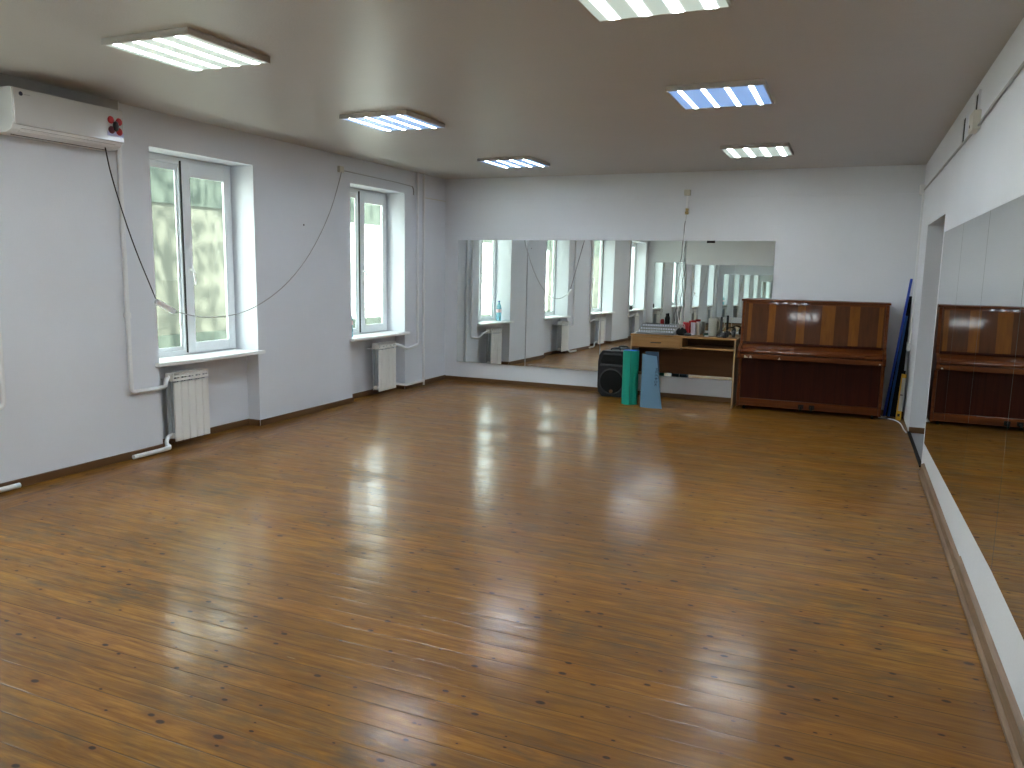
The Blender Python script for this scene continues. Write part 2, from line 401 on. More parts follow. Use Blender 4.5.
# outside ---------------------------------------------------------------
FX = -10.0
struct(box('ground', mat('yard_asphalt', (.30, .30, .28), .9), None, -30, XL-.46, -40, 45, -1.1, -1.0), 'grey yard outside the windows', 'ground')
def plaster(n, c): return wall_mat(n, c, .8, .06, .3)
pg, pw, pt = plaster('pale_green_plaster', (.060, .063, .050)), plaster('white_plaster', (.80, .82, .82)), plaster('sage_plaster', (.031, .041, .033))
def invented_facade(y0, y1, m, band, lab, top):  # invented building row; heights and tones shaped for window brightness and floor reflections
    t = thing('building', lab, 'building', (FX, (y0+y1)/2, -1.0))
    hw = (y1-y0)/2
    box('wall', m, t, -3, 0, -hw, hw, 0, 3.42)
    box('cornice', band, t, -3, .03, -hw, hw, 3.42, top+1)
    box('plinth', band, t, -3, .05, -hw, hw, 0, 1.35)
invented_facade(12.6, 30, pw, pt, 'invented bright white low building outside the window nearest the far wall', 3.0)
invented_facade(2.6, 12.55, pg, pt, 'invented pale green low building in tree shade outside the near window', 4.3)
invented_facade(-7.0, 2.55, pw, pt, 'invented white low building outside, reflected through the farthest window', 3.0)
invented_facade(-26, -7.05, pg, pt, 'invented pale green low building at the rear of the yard', 4.3)
def tree(x, y, lab, seed):
    rnd = random.Random(seed)
    t = thing('tree', lab, 'tree', (x, y, -1.0), 'trees in the yard')
    b = NB(); tube(b, [(0, 0, 0), (.06, .05, 2.), (-.05, .1, 4.2), (0, 0, 6.3)], .09, 8)
    for k in range(9):
        a = rnd.uniform(0, 2*PI); z = rnd.uniform(4.3, 6); L = rnd.uniform(.7, 1.3)
        tube(b, [(0, .05, z), (L*.5*math.cos(a), L*.5*math.sin(a), z+.35), (L*math.cos(a), L*math.sin(a), z+.5)], .025, 5)
    obj('trunk', b, M['plank'], t)
    b = NB()
    for k in range(1500):
        a = rnd.uniform(0, 2*PI); rr = 1.6*rnd.random()**.5; z = rnd.uniform(4.7, 8.0)
        q = 1-((z-6.3)/1.9)**2; rr *= max(.2, q)**.5 * 1.5
        p = Vector((rr*math.cos(a)*.7, rr*math.sin(a)*1.3, z)); n = Vector((rnd.uniform(-1, 1), rnd.uniform(-1, 1), rnd.uniform(-.3, 1))).normalized()
        u = n.orthogonal().normalized()*rnd.uniform(.05, .11); v = n.cross(u)*.7
        b.faces.new([b.verts.new(p+u), b.verts.new(p+v), b.verts.new(p-u), b.verts.new(p-v)])
    obj('foliage', b, mat('leaves', (.06, .14, .03), .6), t)
tree(-7.6, 8.4, 'leafy tree casting dappled shade in front of the green building', 3)
tree(-7.7, 13.4, 'leafy tree beside the joint of green and white buildings', 5)
tree(-7.6, -9.6, 'leafy tree near the rear building', 9)
tree(-7.6, -15.0, 'leafy tree farthest down the yard', 11)

# ================================================================== MIRRORS
def mirror_panel(lab, cx, cyy, wd, z0, z1, nrm, grp, z0b=None, th=.005):
    """upright mirror sheet: wd wide, facing nrm; z0/z0b are the bottom heights at its two ends"""
    n = Vector(nrm).normalized(); up_ = Vector((0, 0, 1)); ux = up_.cross(n).normalized(); uz = n.cross(ux)
    z0b = z0 if z0b is None else z0b; hc = (z0+z1)/2
    b = NB(); hw = wd/2-.0032
    P = [(-hw, z0-hc), (hw, z0b-hc), (hw, z1-hc), (-hw, z1-hc)]
    Fv = [b.verts.new((p[0], p[1], th/2)) for p in P]; Bv = [b.verts.new((p[0], p[1], -th/2)) for p in P]
    b.faces.new(Fv).material_index = 0; b.faces.new(Bv[::-1]).material_index = 1
    for i in range(4): j = (i+1) % 4; b.faces.new((Fv[i], Bv[i], Bv[j], Fv[j])).material_index = 1
    o = obj('mirror_panel', b, [M['mirror'], M['mirror_edge']])
    o.matrix_world = Matrix(((ux.x, uz.x, n.x, cx), (ux.y, uz.y, n.y, cyy), (ux.z, uz.z, n.z, hc), (0, 0, 0, 1)))
    return tag(o, lab, 'mirror', grp)
th, ph = -.008, .008
bl = ['wall mirror sheet on far wall, first from the window corner', 'wall mirror sheet on far wall, second from the window corner',
      'wall mirror sheet on far wall behind the black loudspeaker', 'wall mirror sheet on far wall behind desk and piano end']
for k in range(4):
    p_ = ph if k < 3 else .010
    mirror_panel(bl[k], -4.31+k*.9975, YB-.0145, .9975, .258, 1.862, (math.sin(th), -math.cos(th), math.sin(p_)), 'mirror sheets on the far wall')
rl = ['right wall mirror sheet beside the doorway', 'right wall mirror sheet, second from the doorway', 'right wall mirror sheet, third from the doorway',
      'right wall mirror sheet, fourth from the doorway', 'right wall mirror sheet, fifth from doorway beside the camera', 'right wall mirror sheet nearest the rear corner']
yy = 6.70
def mzb(y): return .225 + (6.70-y)*(.105/3.2) if y > 3.5 else .33
for k, wd in enumerate((1.12, 1.02, 1.02, 1.02, 1.02, 1.02)):
    # seen facing the mirror, its left end is the doorway end
    mirror_panel(rl[k], XR-.0045, yy-wd/2, wd, mzb(yy), 1.83, (-1, 0, 0), 'mirror sheets on the right wall', mzb(yy-wd))
    yy -= wd
for k in range(4):
    mirror_panel(['rear wall mirror sheet nearest the window row', 'rear wall mirror sheet, second from the window row', 'rear wall mirror sheet, third from the window row',
                  'rear wall mirror sheet farthest from the window row'][k], -4.33+k*1.0, YR+.006, 1.0, .27, 1.90, (0, 1, 0), 'mirror sheets on the rear wall')

# ================================================================== CEILING LAMPS
def make_lamp(x, y, kind, lab):
    t = thing('ceiling_lamp', lab, 'lamp', (x, y, H), 'square ceiling lamps')
    b = NB(); S = .298
    bx(b, -S, S, -S, S, -.012, 0)
    for s in (-1, 1):
        bx(b, min(s*S, s*(S-.014)), max(s*S, s*(S-.014)), -S, S, -.033, -.012)
        bx(b, -S+.014, S-.014, min(s*S, s*(S-.014)), max(s*S, s*(S-.014)), -.033, -.012)
    obj('lamp_frame', b, mat('lamp_frame_metal', (.5, .47, .44), .5), t, bevel=.002)
    d = box('diffuser', M['lamp_'+kind], t, -S+.014, S-.014, -S+.014, S-.014, -.031, -.02)
    return t
lw = make_lamp(-3.375, 3.36, 'white', 'white lit square ceiling lamp nearest the air conditioner')
lb = make_lamp(-3.40, 5.46, 'blue', 'bluish lit square lamp in the middle of the window-side row')
dup(lb, (-3.41, 7.90, H), 'small bluish lit square lamp at the far end of the window-side row')
dup(lw, (-.85, 3.28, H), 'white lit square lamp cut off by the top of the picture')
dup(lb, (-.86, 5.33, H), 'bluish lit square lamp in the middle of the piano-side row')
dup(lw, (-.90, 7.77, H), 'white lit square lamp nearest the piano')
dup(lw, (-3.38, 1.0, H), 'white lit square lamp behind the viewer on the window side')
dup(lw, (-.86, 1.0, H), 'white lit square lamp behind the viewer on the mirror side')

# ================================================================== RADIATORS AND PIPES
def section_meshes():
    b = NB(); w2 = .0355
    prism(b, [(-w2, .06), (w2, .06), (w2, .545), (-w2, .545)], -.012, 0, 'x')
    front = b
    return b
def radiator(y0, n, lab):
    t = thing('radiator', lab, 'radiator', (-4.93, y0, 0), 'aluminium radiators under the windows')
    first = None
    for k in range(n):
        yc = .0375+k*.075
        if first is None:
            b = NB(); w2 = .0362
            prism(b, [(-.010, -w2), (0, -w2*.86), (.001, 0), (0, w2*.86), (-.010, w2)], .065, .545, 'z', 0)
            bx(b, -.088, -.010, -.004, .004, .075, .60, 1)       # web
            bx(b, -.088, -.080, -w2+.004, w2-.004, .075, .60, 1)      # rear fin
            bx(b, -.045, -.040, -w2+.008, w2-.008, .11, .56, 1)
            bx(b, -.092, -.004, -w2, -w2+.009, .555, .622, 0); bx(b, -.092, -.004, w2-.009, w2, .555, .622, 0)
            for q in range(4): prism(b, [(-.088+q*.024, .600), (-.072+q*.024, .622), (-.068+q*.024, .622), (-.084+q*.024, .600)], -w2+.009, w2-.009, 'y', 0)
            bx(b, -.008, -.003, -w2+.009, w2-.009, .556, .575, 0); bx(b, -.008, -.003, -w2+.009, w2-.009, .588, .600, 0)
            for z in (.11, .585): lathe(b, [(.022, -.0375), (.022, .0375)], 14, (-.05, 0, z), 'y', 0)
            first = obj('radiator_section', b, [M['alu'], M['alu_fin']], t, (0, yc, 0))
        else:
            c = first.copy(); COL.objects.link(c); c.parent = t; c.location = (0, yc, 0)
    for z in (.11, .585):
        for y in (-.012, n*.075+.0):
            b = NB(); lathe(b, [(.016, y), (.016, y+.012)], 12, (-.05, 0, z), 'y'); obj('end_plug', b, M['alu'], t)
    for y in (.055, n*.075-.07): box('bracket', M['white'], t, -.20, -.08, y, y+.015, .545, .56)
    return t
radiator(7.59, 5, 'white sectional radiator under window nearest the far wall')
radiator(4.61, 5, 'white sectional radiator under the near window, closest to camera')
radiator(2.40, 5, 'white sectional radiator under the wide window, mirrored only')
radiator(-.40, 5, 'white sectional radiator under the last window, mirrored only')
def pipe(name, pts, r, lab, m='pipe', grp='heating pipes', cat='pipe', it=1, collars=()):
    t = NB(); tube(t, pts, r, 12, smooth_iter=it)
    for c in collars: lathe(t, [(r*1.45, -.02), (r*1.45, .02)], 14, c, 'z')
    return tag(obj(name, t, M[m], smooth=True), lab, cat, grp)
PX = XL+.021
pipe('heating_pipe', [(PX, 4.25, H), (PX, 4.25, .56), (PX, 4.25, .52), (PX, 4.29, .515), (PX, 4.52, .515), (PX+.02, 4.555, .52), (-4.98, 4.575, .555), (-4.98, 4.60, .585)], .017, 'white riser pipe between air conditioner and near window', collars=[(PX, 4.25, 1.1)])
pipe('heating_pipe', [(-4.98, 4.60, .11), (-4.98, 4.57, .10), (-4.955, 4.53, .06), (-4.925, 4.545, .032), (-4.925, 4.50, .028), (-4.925, 4.19, .028)], .017, 'short white pipe on the floor beside near radiator')
pipe('heating_pipe', [(PX, 3.27, H), (PX, 3.27, .60), (PX, 3.26, .56), (PX, 3.2, .55), (PX, 3.12, .55), (-4.98, 3.0, .585), (-4.98, 2.79, .585)], .017, 'white riser pipe cut by left picture edge')
pipe('heating_pipe', [(-4.98, 2.79, .11), (-4.98, 2.90, .09), (-4.945, 3.0, .04), (-4.945, 3.1, .028), (-4.945, 3.31, .028)], .017, 'short white floor pipe end at left picture edge')
pipe('heating_pipe', [(PX, 8.55, H), (PX, 8.55, .60), (PX, 8.55, .54), (PX, 8.51, .525), (PX, 8.33, .505), (PX, 8.27, .505), (-4.99, 8.12, .565), (-4.98, 7.985, .585)], .017, 'white riser pipe bending into the far radiator', collars=[(PX, 8.55, 1.27)])
pipe('heating_pipe', [(PX, 8.70, H), (PX, 8.70, 0.0)], .017, 'straight white riser pipe nearest the far corner', it=0, collars=[(PX, 8.70, 1.2)])
pipe('heating_pipe', [(-4.98, 7.98, .11), (-4.98, 8.08, .09), (-4.96, 8.22, .062), (-4.955, 8.30, .06), (-4.955, 8.60, .06), (-4.96, 8.66, .06)], .015, 'short white pipe at floor beside the far radiator')
pipe('heating_pipe', [(PX, .42, H), (PX, .42, .6), (PX, .4, .56), (PX, .34, .55), (-4.98, .2, .57), (-4.98, -.01, .585)], .017, 'white riser pipe beside the last mirrored window')

# ================================================================== AIR CONDITIONER
t = thing('air_conditioner', 'white wall-mounted split air conditioner at upper left', 'air conditioner', (XL, 3.34, 2.28))
b = NB(); L = .80
prism(b, [(0, 0.0), (.13, .0), (.18, .02), (.205, .06), (.205, .25), (.19, .27), (0, .27)], 0, L, 'y')
# (prism along y takes x,z pairs)
obj('case', b, M['white'], t, bevel=.006)
box('front_panel', mat('glossy_white_panel', (.62, .62, .61), .12, coat=.5), t, .2, .213, .004, L-.004, .045, .266, .006)
b = NB(); prism(b, [(.095, -.002), (.175, .012), (.178, .018), (.098, .004)], .06, L-.05, 'y'); obj('air_flap', b, M['white'], t)
b = NB(); bx(b, .085, .096, .06, L-.05, -.004, .002); prism(b, [(.178, .021), (.186, .029), (.184, .033), (.176, .025)], .06, L-.05, 'y'); obj('air_slot', b, M['dark'], t)
b = NB(); lathe(b, [(.013, 0), (.013, .0015)], 18, (.213, .055, .232), 'x'); obj('emblem', b, mat('navy_ink', (.01, .015, .05), .3), t)
b = NB(); bx(b, .213, .2138, .072, .115, .2295, .2335); obj('printed_name', b, M['grey'], t)
# boxed duct in the corner above it
struct(box('trim_4', wall_mat('casing_paint', (.42, .41, .40)), None, XL, XL+.06, YR, 4.23, 2.555, H), 'grey boxed casing above the air conditioner', 'trim')
# ornament
t = thing('ornament', 'small red and black four-lobed ornament stuck on the air conditioner', 'decoration', (-4.783, 4.06, 2.43))
for k, (dy, dz) in enumerate(((-.033, .036), (.033, .032), (-.03, -.03), (.032, -.034))):
    b = NB(); lathe(b, [(.004, 0), (.024, .002), (.026, .006), (.02, .010), (.004, .011)], 16, (0, dy, dz), 'x'); obj('wing', b, M['red'] if k != 2 else mat('maroon', (.12, .02, .04), .4), t, smooth=True)
b = NB(); lathe(b, [(.003, -.038), (.016, -.028), (.02, 0), (.016, .024), (.003, .034)], 14, (.012, 0, 0), 'z'); obj('body', b, M['black'], t, smooth=True)
box('glint_patch', mat('lilac_glint', (.50, .52, .80), .4), t, 0, .0015, -.06, .07, -.07, -.04)  # lilac patch paints the window's reflection on the glossy panel

# ================================================================== CABLES ON LEFT WALL
CX = XL+.035
def cable(pts, r, lab, m, grp=None, it=3, name='cable'):
    b = NB(); tube(b, pts, r, 6, smooth_iter=it); return tag(obj(name, b, M[m], smooth=True), lab, 'cable', grp)
cable([(-4.85, 4.03, 2.285), (-4.88, 4.09, 2.10), (-4.93, 4.28, 1.65), (CX, 4.505, 1.22)], .0045, 'thin black cable hanging from air conditioner to white extension block', 'black')
b = NB(); bx(b, -.018, .018, -.10, .10, -.02, .02)
o = tag(obj('extension_block', b, M['white'], bevel=.007), 'white extension block dangling in front of the near window', 'power strip')
o.location = (CX+.01, 4.585, 1.155); o.rotation_euler = (math.radians(-27), 0, 0)
pts = []
P0, P1 = Vector((CX, 4.70, 1.11)), Vector((XL+.03, 6.965, 2.47))
for y, z in ((4.70, 1.11), (4.93, 1.055), (5.2, 1.04), (5.5, 1.075), (5.80, 1.18), (6.08, 1.33), (6.35, 1.54), (6.58, 1.79), (6.78, 2.07), (6.93, 2.38), (6.965, 2.47)):
    pts.append((CX-.003, y, z))
cable(pts, .0045, 'pale cable drooping across near window up to wall box', 'grey', it=2)
tag(box('junction_box', M['cream'], None, XL, XL+.035, 6.935, 7.01, 2.462, 2.525, .004), 'small beige junction box high on window wall between the windows', 'electrical box')
cable([(XL+.008, 7.01, 2.487), (XL+.008, 8.44, 2.475), (XL+.008, 8.47, 2.44), (XL+.008, 8.47, 2.37)], .006, 'thin grey cable above the window nearest far wall', 'grey', it=1)
cable([(XL+.008, 8.74, 2.36), (XL+.008, YB-.01, 2.36)], .006, 'thin white cable from riser pipes to far corner', 'cream', it=0)
b = NB(); lathe(b, [(.008, 0), (.009, .004), (.002, .007)], 10, (XL, 6.37, 1.89), 'x'); tag(obj('wall_screw', b, M['black']), 'tiny dark screw in wall between the two windows', 'screw')

# ================================================================== FAR WALL BOX AND CORD
tag(box('junction_box', M['cream'], None, -1.86, -1.79, YB-.05, YB, 2.375, 2.44, .004), 'small white junction box above the desk near ceiling', 'electrical box')
struct(box('trim_5', M['white'], None, -1.835, -1.815, YB-.016, YB, 2.24, 2.375), 'short white conduit under the junction box', 'trim')
t = thing('wall_socket', 'small brass and beige socket above the far mirror', 'socket', (-1.822, YB, 2.19))
box('socket_body', M['cream'], t, -.022, .022, -.03, 0, -.03, .045, .004)
b = NB(); lathe(b, [(.014, -.055), (.02, -.045), (.02, -.03)], 14, (0, 0, -.01), 'y'); lathe(b, [(.012, -.045), (.017, -.04), (.017, -.03)], 12, (.004, 0, .022), 'y'); obj('plug', b, M['brass'], t, smooth=True)
rc = random.Random(4)
def cordpts(dx, sag, z1, tw):
    q = []
    n = 46
    for i in range(n+1):
        f = i/n; z = 2.15+(z1-2.15)*f
        q.append((-1.822+dx*f - .055*f + tw*math.sin(f*38+dx*50)*(.2+f), YB-.07-.10*f-sag*f + tw*math.cos(f*38+dx*50), z))
    return q
cable(cordpts(0, 0, .93, .007), .0048, 'grey twisted cord hanging from wall socket to the mixer', 'cord', 'hanging cords over the desk', 0, 'hanging_cord')
cable(cordpts(.045, .035, .90, .008), .0038, 'pale loose cord hanging beside the twisted one over the desk', 'white', 'hanging cords over the desk', 0, 'hanging_cord')

# ================================================================== DESK
DZT = .78
t = thing('desk', 'beech laminate writing desk with one drawer beside the piano', 'desk', (-1.73, 8.90, 0))
dw, dd = .60, .365
box('desktop', M['desk'], t, -dw, dw, -.01, dd, DZT-.022, DZT, .002)
box('side_panel', M['desk_edge'], t, dw-.022, dw-.004, 0, dd, 0, DZT-.022, .001)
box('side_panel', M['desk_edge'], t, -dw+.004, -dw+.022, 0, dd, 0, DZT-.022, .001)
d = box('drawer', M['desk'], t, -dw+.024, -.012, -.006, .30, .635, .755, .002)
b = NB(); tube(b, [(-.36, -.006, .69), (-.355, -.022, .69), (-.245, -.022, .69), (-.24, -.006, .69)], .005, 8); obj('drawer_handle', b, M['black'], d)
box('divider', M['desk'], t, -.010, .006, 0, dd, .638, DZT-.022)
box('shelf', M['desk'], t, .006, dw-.022, 0, dd, .638, .654)
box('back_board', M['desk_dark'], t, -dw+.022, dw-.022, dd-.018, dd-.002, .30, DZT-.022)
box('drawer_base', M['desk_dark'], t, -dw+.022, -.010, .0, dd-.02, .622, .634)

# things on the desk -----------------------------------------------------
t = thing('mixing_console', 'grey audio mixing console with rows of knobs at left of desk', 'audio mixer', (-2.27, 8.92, DZT))
b = NB(); prism(b, [(0, .0), (0, .022), (.19, .062), (.29, .105), (.31, .105), (.31, 0)], 0, .44, 'x')
obj('console_body', b, mat('mixer_grey', (.16, .17, .175), .4), t, bevel=.004)
kb = NB(); lathe(kb, [(.0075, 0), (.0065, .016)], 8, (0, 0, 0)); kw = kb
kn = obj('knob', kw, mat('knob_white', (.72, .74, .80), .4), t, (.03, .03, .028))
first_w = kn
for i in range(1, 14):
    c = kn.copy(); COL.objects.link(c); c.parent = t; c.location = (.03+i*.0292, .03, .028)
kb = NB(); lathe(kb, [(.0065, 0), (.0055, .012)], 8); kd = obj('knob', kb, mat('knob_olive', (.20, .19, .10), .4), t, (.03, .09, .040))
for r_, (yy_, zz_) in enumerate(((.09, .040), (.14, .051), (.19, .062), (.235, .082))):
    for i in range(14):
        if r_ == 0 and i == 0: continue
        c = (kd if r_ % 2 == 0 else kn).copy(); COL.objects.link(c); c.parent = t; c.location = (.03+i*.0292, yy_, zz_)
t = thing('cable_pouch', 'black pouch of bundled cables right of the mixing console', 'pouch', (-1.76, 9.0, DZT))
b = NB(); lathe(b, [(.035, 0), (.06, .015), (.062, .045), (.045, .075), (.015, .09)], 14, (0, 0, 0)); obj('pouch_body', b, M['matte_black'], t, smooth=True)
b = NB()
for k in range(5):
    a = k*1.1; tube(b, [(.05*math.cos(a), .05*math.sin(a), .05), (.03*math.cos(a+1), .03*math.sin(a+1), .11+.01*k), (.04*math.cos(a+2.2), .04*math.sin(a+2.2), .09), (.06*math.cos(a+3), .05*math.sin(a+3), .03)], .0035, 6, smooth_iter=2)
obj('cable_loops', b, M['grey'], t)
b = NB(); lathe(b, [(.03, 0), (.036, .008), (.036, .135), (.032, .145)], 24); t = obj('portable_speaker', b, M['red'], smooth=True); t.location = (-1.735, 9.12, DZT)
tag(t, 'red cylindrical portable speaker standing on desk', 'speaker')
t = thing('thermos_mug', 'red mug with pale sleeve beside the red cylinder', 'mug', (-1.655, 9.15, DZT))
b = NB(); lathe(b, [(.028, 0), (.03, .14), (.026, .145)], 20); obj('mug_body', b, mat('mug_sleeve', (.5, .45, .5), .4), t, smooth=True)
b = NB(); lathe(b, [(.031, .145), (.031, .165), (.02, .17)], 20); tube(b, [(-.03, 0, .155), (-.05, -.01, .13), (-.048, -.01, .04), (-.03, 0, .02)], .007, 8, smooth_iter=1); obj('mug_lid', b, M['red'], t, smooth=True)
b = NB(); lathe(b, [(.026, 0), (.027, .005), (.034, .145), (.031, .145), (.024, .01)], 24); t = obj('tumbler', b, M['steel'], smooth=True); t.location = (-1.60, 9.14, DZT)
tag(t, 'steel tumbler right of the red mug on desk', 'cup')
b = NB(); lathe(b, [(.034, 0), (.038, .012), (.03, .03), (.01, .038)], 18); t = obj('computer_mouse', b, M['black'], smooth=True); t.location = (-1.68, 8.97, DZT); t.scale = (1.15, .8, .85)
tag(t, 'black rounded computer mouse near front edge of desk', 'computer mouse')
b = NB(); bx(b, -.03, .03, -.018, .018, 0, .03); t = obj('small_box', b, mat('green_box', (.03, .08, .06), .5), bevel=.005); t.location = (-1.50, 9.12, DZT); t.rotation_euler = (0, 0, .4)
tag(t, 'small dark green box lying mid desk', 'box')
b = NB(); lathe(b, [(.022, 0), (.024, .006), (.02, .012)], 16); t = obj('white_lid', b, M['white'], smooth=True); t.location = (-1.475, 9.0, DZT); tag(t, 'small flat white lid lying on desk', 'lid')
t = thing('pitcher', 'tall pale translucent pitcher standing on desk', 'pitcher', (-1.43, 9.12, DZT))
pm = mat('pitcher_plastic', (.55, .58, .50), .3); pm.node_tree.nodes['Principled BSDF'].inputs['Transmission Weight'].default_value = .35
b = NB(); lathe(b, [(.042, 0), (.046, .01), (.05, .20), (.047, .20), (.042, .015)], 24); obj('pitcher_body', b, pm, t, smooth=True)
b = NB(); tube(b, [(.048, 0, .18), (.075, 0, .17), (.075, 0, .07), (.045, 0, .05)], .006, 8, smooth_iter=1); obj('handle', b, pm, t, smooth=True)
t = thing('desk_stand', 'black upright bar on round foot at right of pitcher', 'stand', (-1.325, 9.06, DZT))
b = NB(); lathe(b, [(.055, 0), (.055, .008), (.04, .03), (.018, .045)], 20); obj('foot', b, M['black'], t, smooth=True)
b = NB(); bx(b, -.012, .012, -.008, .008, .04, .225); obj('upright', b, M['black'], t, bevel=.003)
t = thing('headphones', 'black headphones lying at the right end of desk', 'headphones', (-1.215, 9.02, DZT))
for s in (-1, 1):
    b = NB(); lathe(b, [(.03, -.018), (.038, -.012), (.038, .012), (.028, .018)], 18, (s*.035, 0, .04), 'x'); obj('ear_cup', b, M['black'], t, smooth=True)
b = NB(); tube(b, [(-.035, .0, .07), (-.04, .05, .10), (0, .09, .11), (.04, .05, .10), (.035, 0, .07)], .008, 8, smooth_iter=2); obj('headband', b, M['matte_black'], t, smooth=True)
b = NB(); lathe(b, [(.022, 0), (.026, .012), (.026, .05), (.018, .06)], 16); t = obj('black_jar', b, M['black'], smooth=True); t.location = (-1.265, 8.945, DZT)
tag(t, 'small black jar at right front edge of desk', 'jar')
b = NB(); lathe(b, [(.018, 0), (.02, .01), (.02, .18), (.012, .20), (.012, .23)], 16); t = obj('black_bottle', b, M['matte_black'], smooth=True); t.location = (-1.99, 9.245, DZT)
tag(t, 'slim black bottle behind the mixing console', 'bottle')
b = NB(); lathe(b, [(.012, 0), (.014, .01), (.014, .14), (.006, .16)], 14); t = obj('red_tube', b, M['red'], smooth=True); t.location = (-2.05, 9.25, DZT)
tag(t, 'small red tube behind the mixing console', 'tube')

# ================================================================== PIANO
PXL, PXR = -1.095, .375
t = thing('upright_piano', 'glossy mahogany upright piano with striped upper panel and closed lid', 'piano', (-.36, 9.27, 0))
hw = (PXR-PXL)/2
side = [(0, .035), (-.36, .035), (-.36, .57), (-.49, .575), (-.505, .60), (-.505, .66), (-.47, .705), (-.35, .735), (-.335, .76), (-.275, 1.195), (0, 1.195)]
for s in (-1, 1):
    b = NB(); a_, c2 = (s*hw, s*(hw-.032)); prism(b, side, min(a_, c2), max(a_, c2), 'x'); obj('side_panel', b, M['pi_frame'], t, bevel=.003)
box('lid', M['pi_frame'], t, -hw-.012, hw+.012, -.30, .0, 1.197, 1.218, .004)
iw = hw-.034
b = NB(); prism(b, [(-.335, .752), (-.2815, 1.188), (-.255, 1.188), (-.315, .752)], -iw, iw, 'x'); obj('upper_panel', b, M['pi_upper'], t)
b = NB(); prism(b, [(-.342, .752), (-.278, 1.195), (-.272, 1.195), (-.274, 1.178), (-.333, .76)], -iw, iw, 'x')
b.free()
b = NB(); prism(b, [(-.288, 1.172), (-.283, 1.196), (-.25, 1.196), (-.25, 1.172)], -iw, iw, 'x'); obj('top_rail', b, M['pi_frame'], t)
b = NB(); prism(b, [(-.315, .735), (-.345, .735), (-.345, .748), (-.335, .757), (-.315, .757)], -iw, iw, 'x'); obj('music_rail', b, M['pi_dark'], t)
b = NB(); prism(b, [(-.33, .732), (-.40, .715), (-.462, .695), (-.488, .668), (-.488, .645), (-.33, .645)], -iw, iw, 'x'); obj('key_lid', b, M['pi_frame'], t, bevel=.004)
b = NB(); prism(b, [(-.33, .636), (-.49, .636), (-.495, .63), (-.495, .585), (-.33, .585)], -iw, iw, 'x'); ks = obj('key_slip', b, M['pi_frame'], t, bevel=.002)
chip = mat('bare_wood_chip', (.62, .54, .44), .7)
for (x0, pts_) in ((-.655, [(-.01, .59), (.03, .59), (.03, .60), (.012, .604), (-.004, .62)]), (-.60, [(-.015, .59), (.018, .59), (.01, .612), (0, .615)]), (-.30, [(-.014, .588), (.014, .588), (.004, .614)]), (.68, [(-.01, .592), (.01, .592), (.008, .604), (-.006, .604)])):
    b = NB(); prism(b, [(x0+p[0], p[1]) for p in pts_], -.4965, -.495, 'y'); obj('chipped_veneer', b, chip, ks)
box('lower_panel', M['pi_dark'], t, -iw, iw, -.35, -.33, .13, .585)
box('bottom_rail', M['pi_frame'], t, -iw, iw, -.362, -.33, .045, .127, .003)
box('back', M['pi_dark'], t, -iw, iw, -.03, 0, .04, 1.19)
for x in (-.055, .055):
    b = NB(); bx(b, x-.028, x+.028, -.366, -.361, .055, .10, 0); tube(b, [(x, -.35, .075), (x, -.40, .07), (x, -.44, .05)], .011, 8, 1); obj('pedal', b, [M['matte_black'], M['matte_black']], t)
for x in (-hw+.08, hw-.08):
    for y in (-.31, -.06):
        b = NB(); lathe(b, [(.02, -.012), (.02, .012)], 14, (x, y, .02), 'x'); bx(b, x-.012, x+.012, y-.01, y+.01, .025, .04); obj('caster', b, M['matte_black'], t)

# ================================================================== LOUDSPEAKER
t = thing('loudspeaker', 'black two-way loudspeaker on floor beside green roll', 'loudspeaker', (-2.56, 9.27, 0))
out = [(-.12, 0), (.12, 0), (.165, .05), (.178, .12), (.178, .42), (.165, .50), (.125, .555), (-.125, .555), (-.165, .50), (-.178, .42), (-.178, .12), (-.165, .05)]
b = NB()
# taper to the back
A = [b.verts.new((x, -.29, z)) for x, z in out]; A2 = [b.verts.new((x*1.0, -.27, z)) for x, z in out]; B_ = [b.verts.new((x*.72, 0, .03+z*.93)) for x, z in out]
b.faces.new(A); b.faces.new(B_[::-1])
for R1, R2 in ((A, A2), (A2, B_)):
    for i in range(12): j = (i+1) % 12; b.faces.new((R1[i], R2[i], R2[j], R1[j]))
obj('cabinet', b, mat('speaker_shell', (.012, .013, .016), .5, spec=.3), t, bevel=.006)
b = NB(); lathe(b, [(.150, -.291), (.158, -.303), (.146, -.306), (.138, -.297)], 40, (0, 0, .185), 'y'); obj('woofer_ring', b, mat('ring_black', (.014, .015, .017), .5), t, smooth=True)
b = NB(); lathe(b, [(.139, -.292), (.139, -.301), (.10, -.308), (.04, -.311)], 40, (0, 0, .185), 'y'); obj('grille', b, M['matte_black'], t, smooth=True)
b = NB()
for k in range(24):
    pass
pr = [(-.13, .40), (.13, .40), (.145, .43), (.11, .50), (-.11, .50), (-.145, .43)]
O = [b.verts.new((x, -.2915, z)) for x, z in pr]; I = [b.verts.new((x*.42, -.296, .45+(z-.45)*.45)) for x, z in pr]
for i in range(6): j = (i+1) % 6; b.faces.new((O[i], O[j], I[j], I[i]))
b.faces.new(I)
obj('horn', b, M['matte_black'], t)
b = NB(); prism(b, [(-.15, .37), (.15, .37), (.145, .392), (-.145, .392)], -.302, -.29, 'y'); prism(b, [(-.115, .508), (.115, .508), (.10, .525), (-.10, .525)], -.302, -.29, 'y'); obj('horn_lip', b, mat('horn_lip_black', (.035, .038, .042), .4), t, bevel=.004)
b = NB(); lathe(b, [(.022, -.309), (.022, -.313)], 20, (0, 0, .07), 'y'); obj('emblem', b, M['baseb'], t)
b = NB(); tube(b, [(-.06, -.15, .545), (-.05, -.15, .575), (.05, -.15, .575), (.06, -.15, .545)], .010, 8, smooth_iter=1); obj('carry_handle', b, M['black'], t)

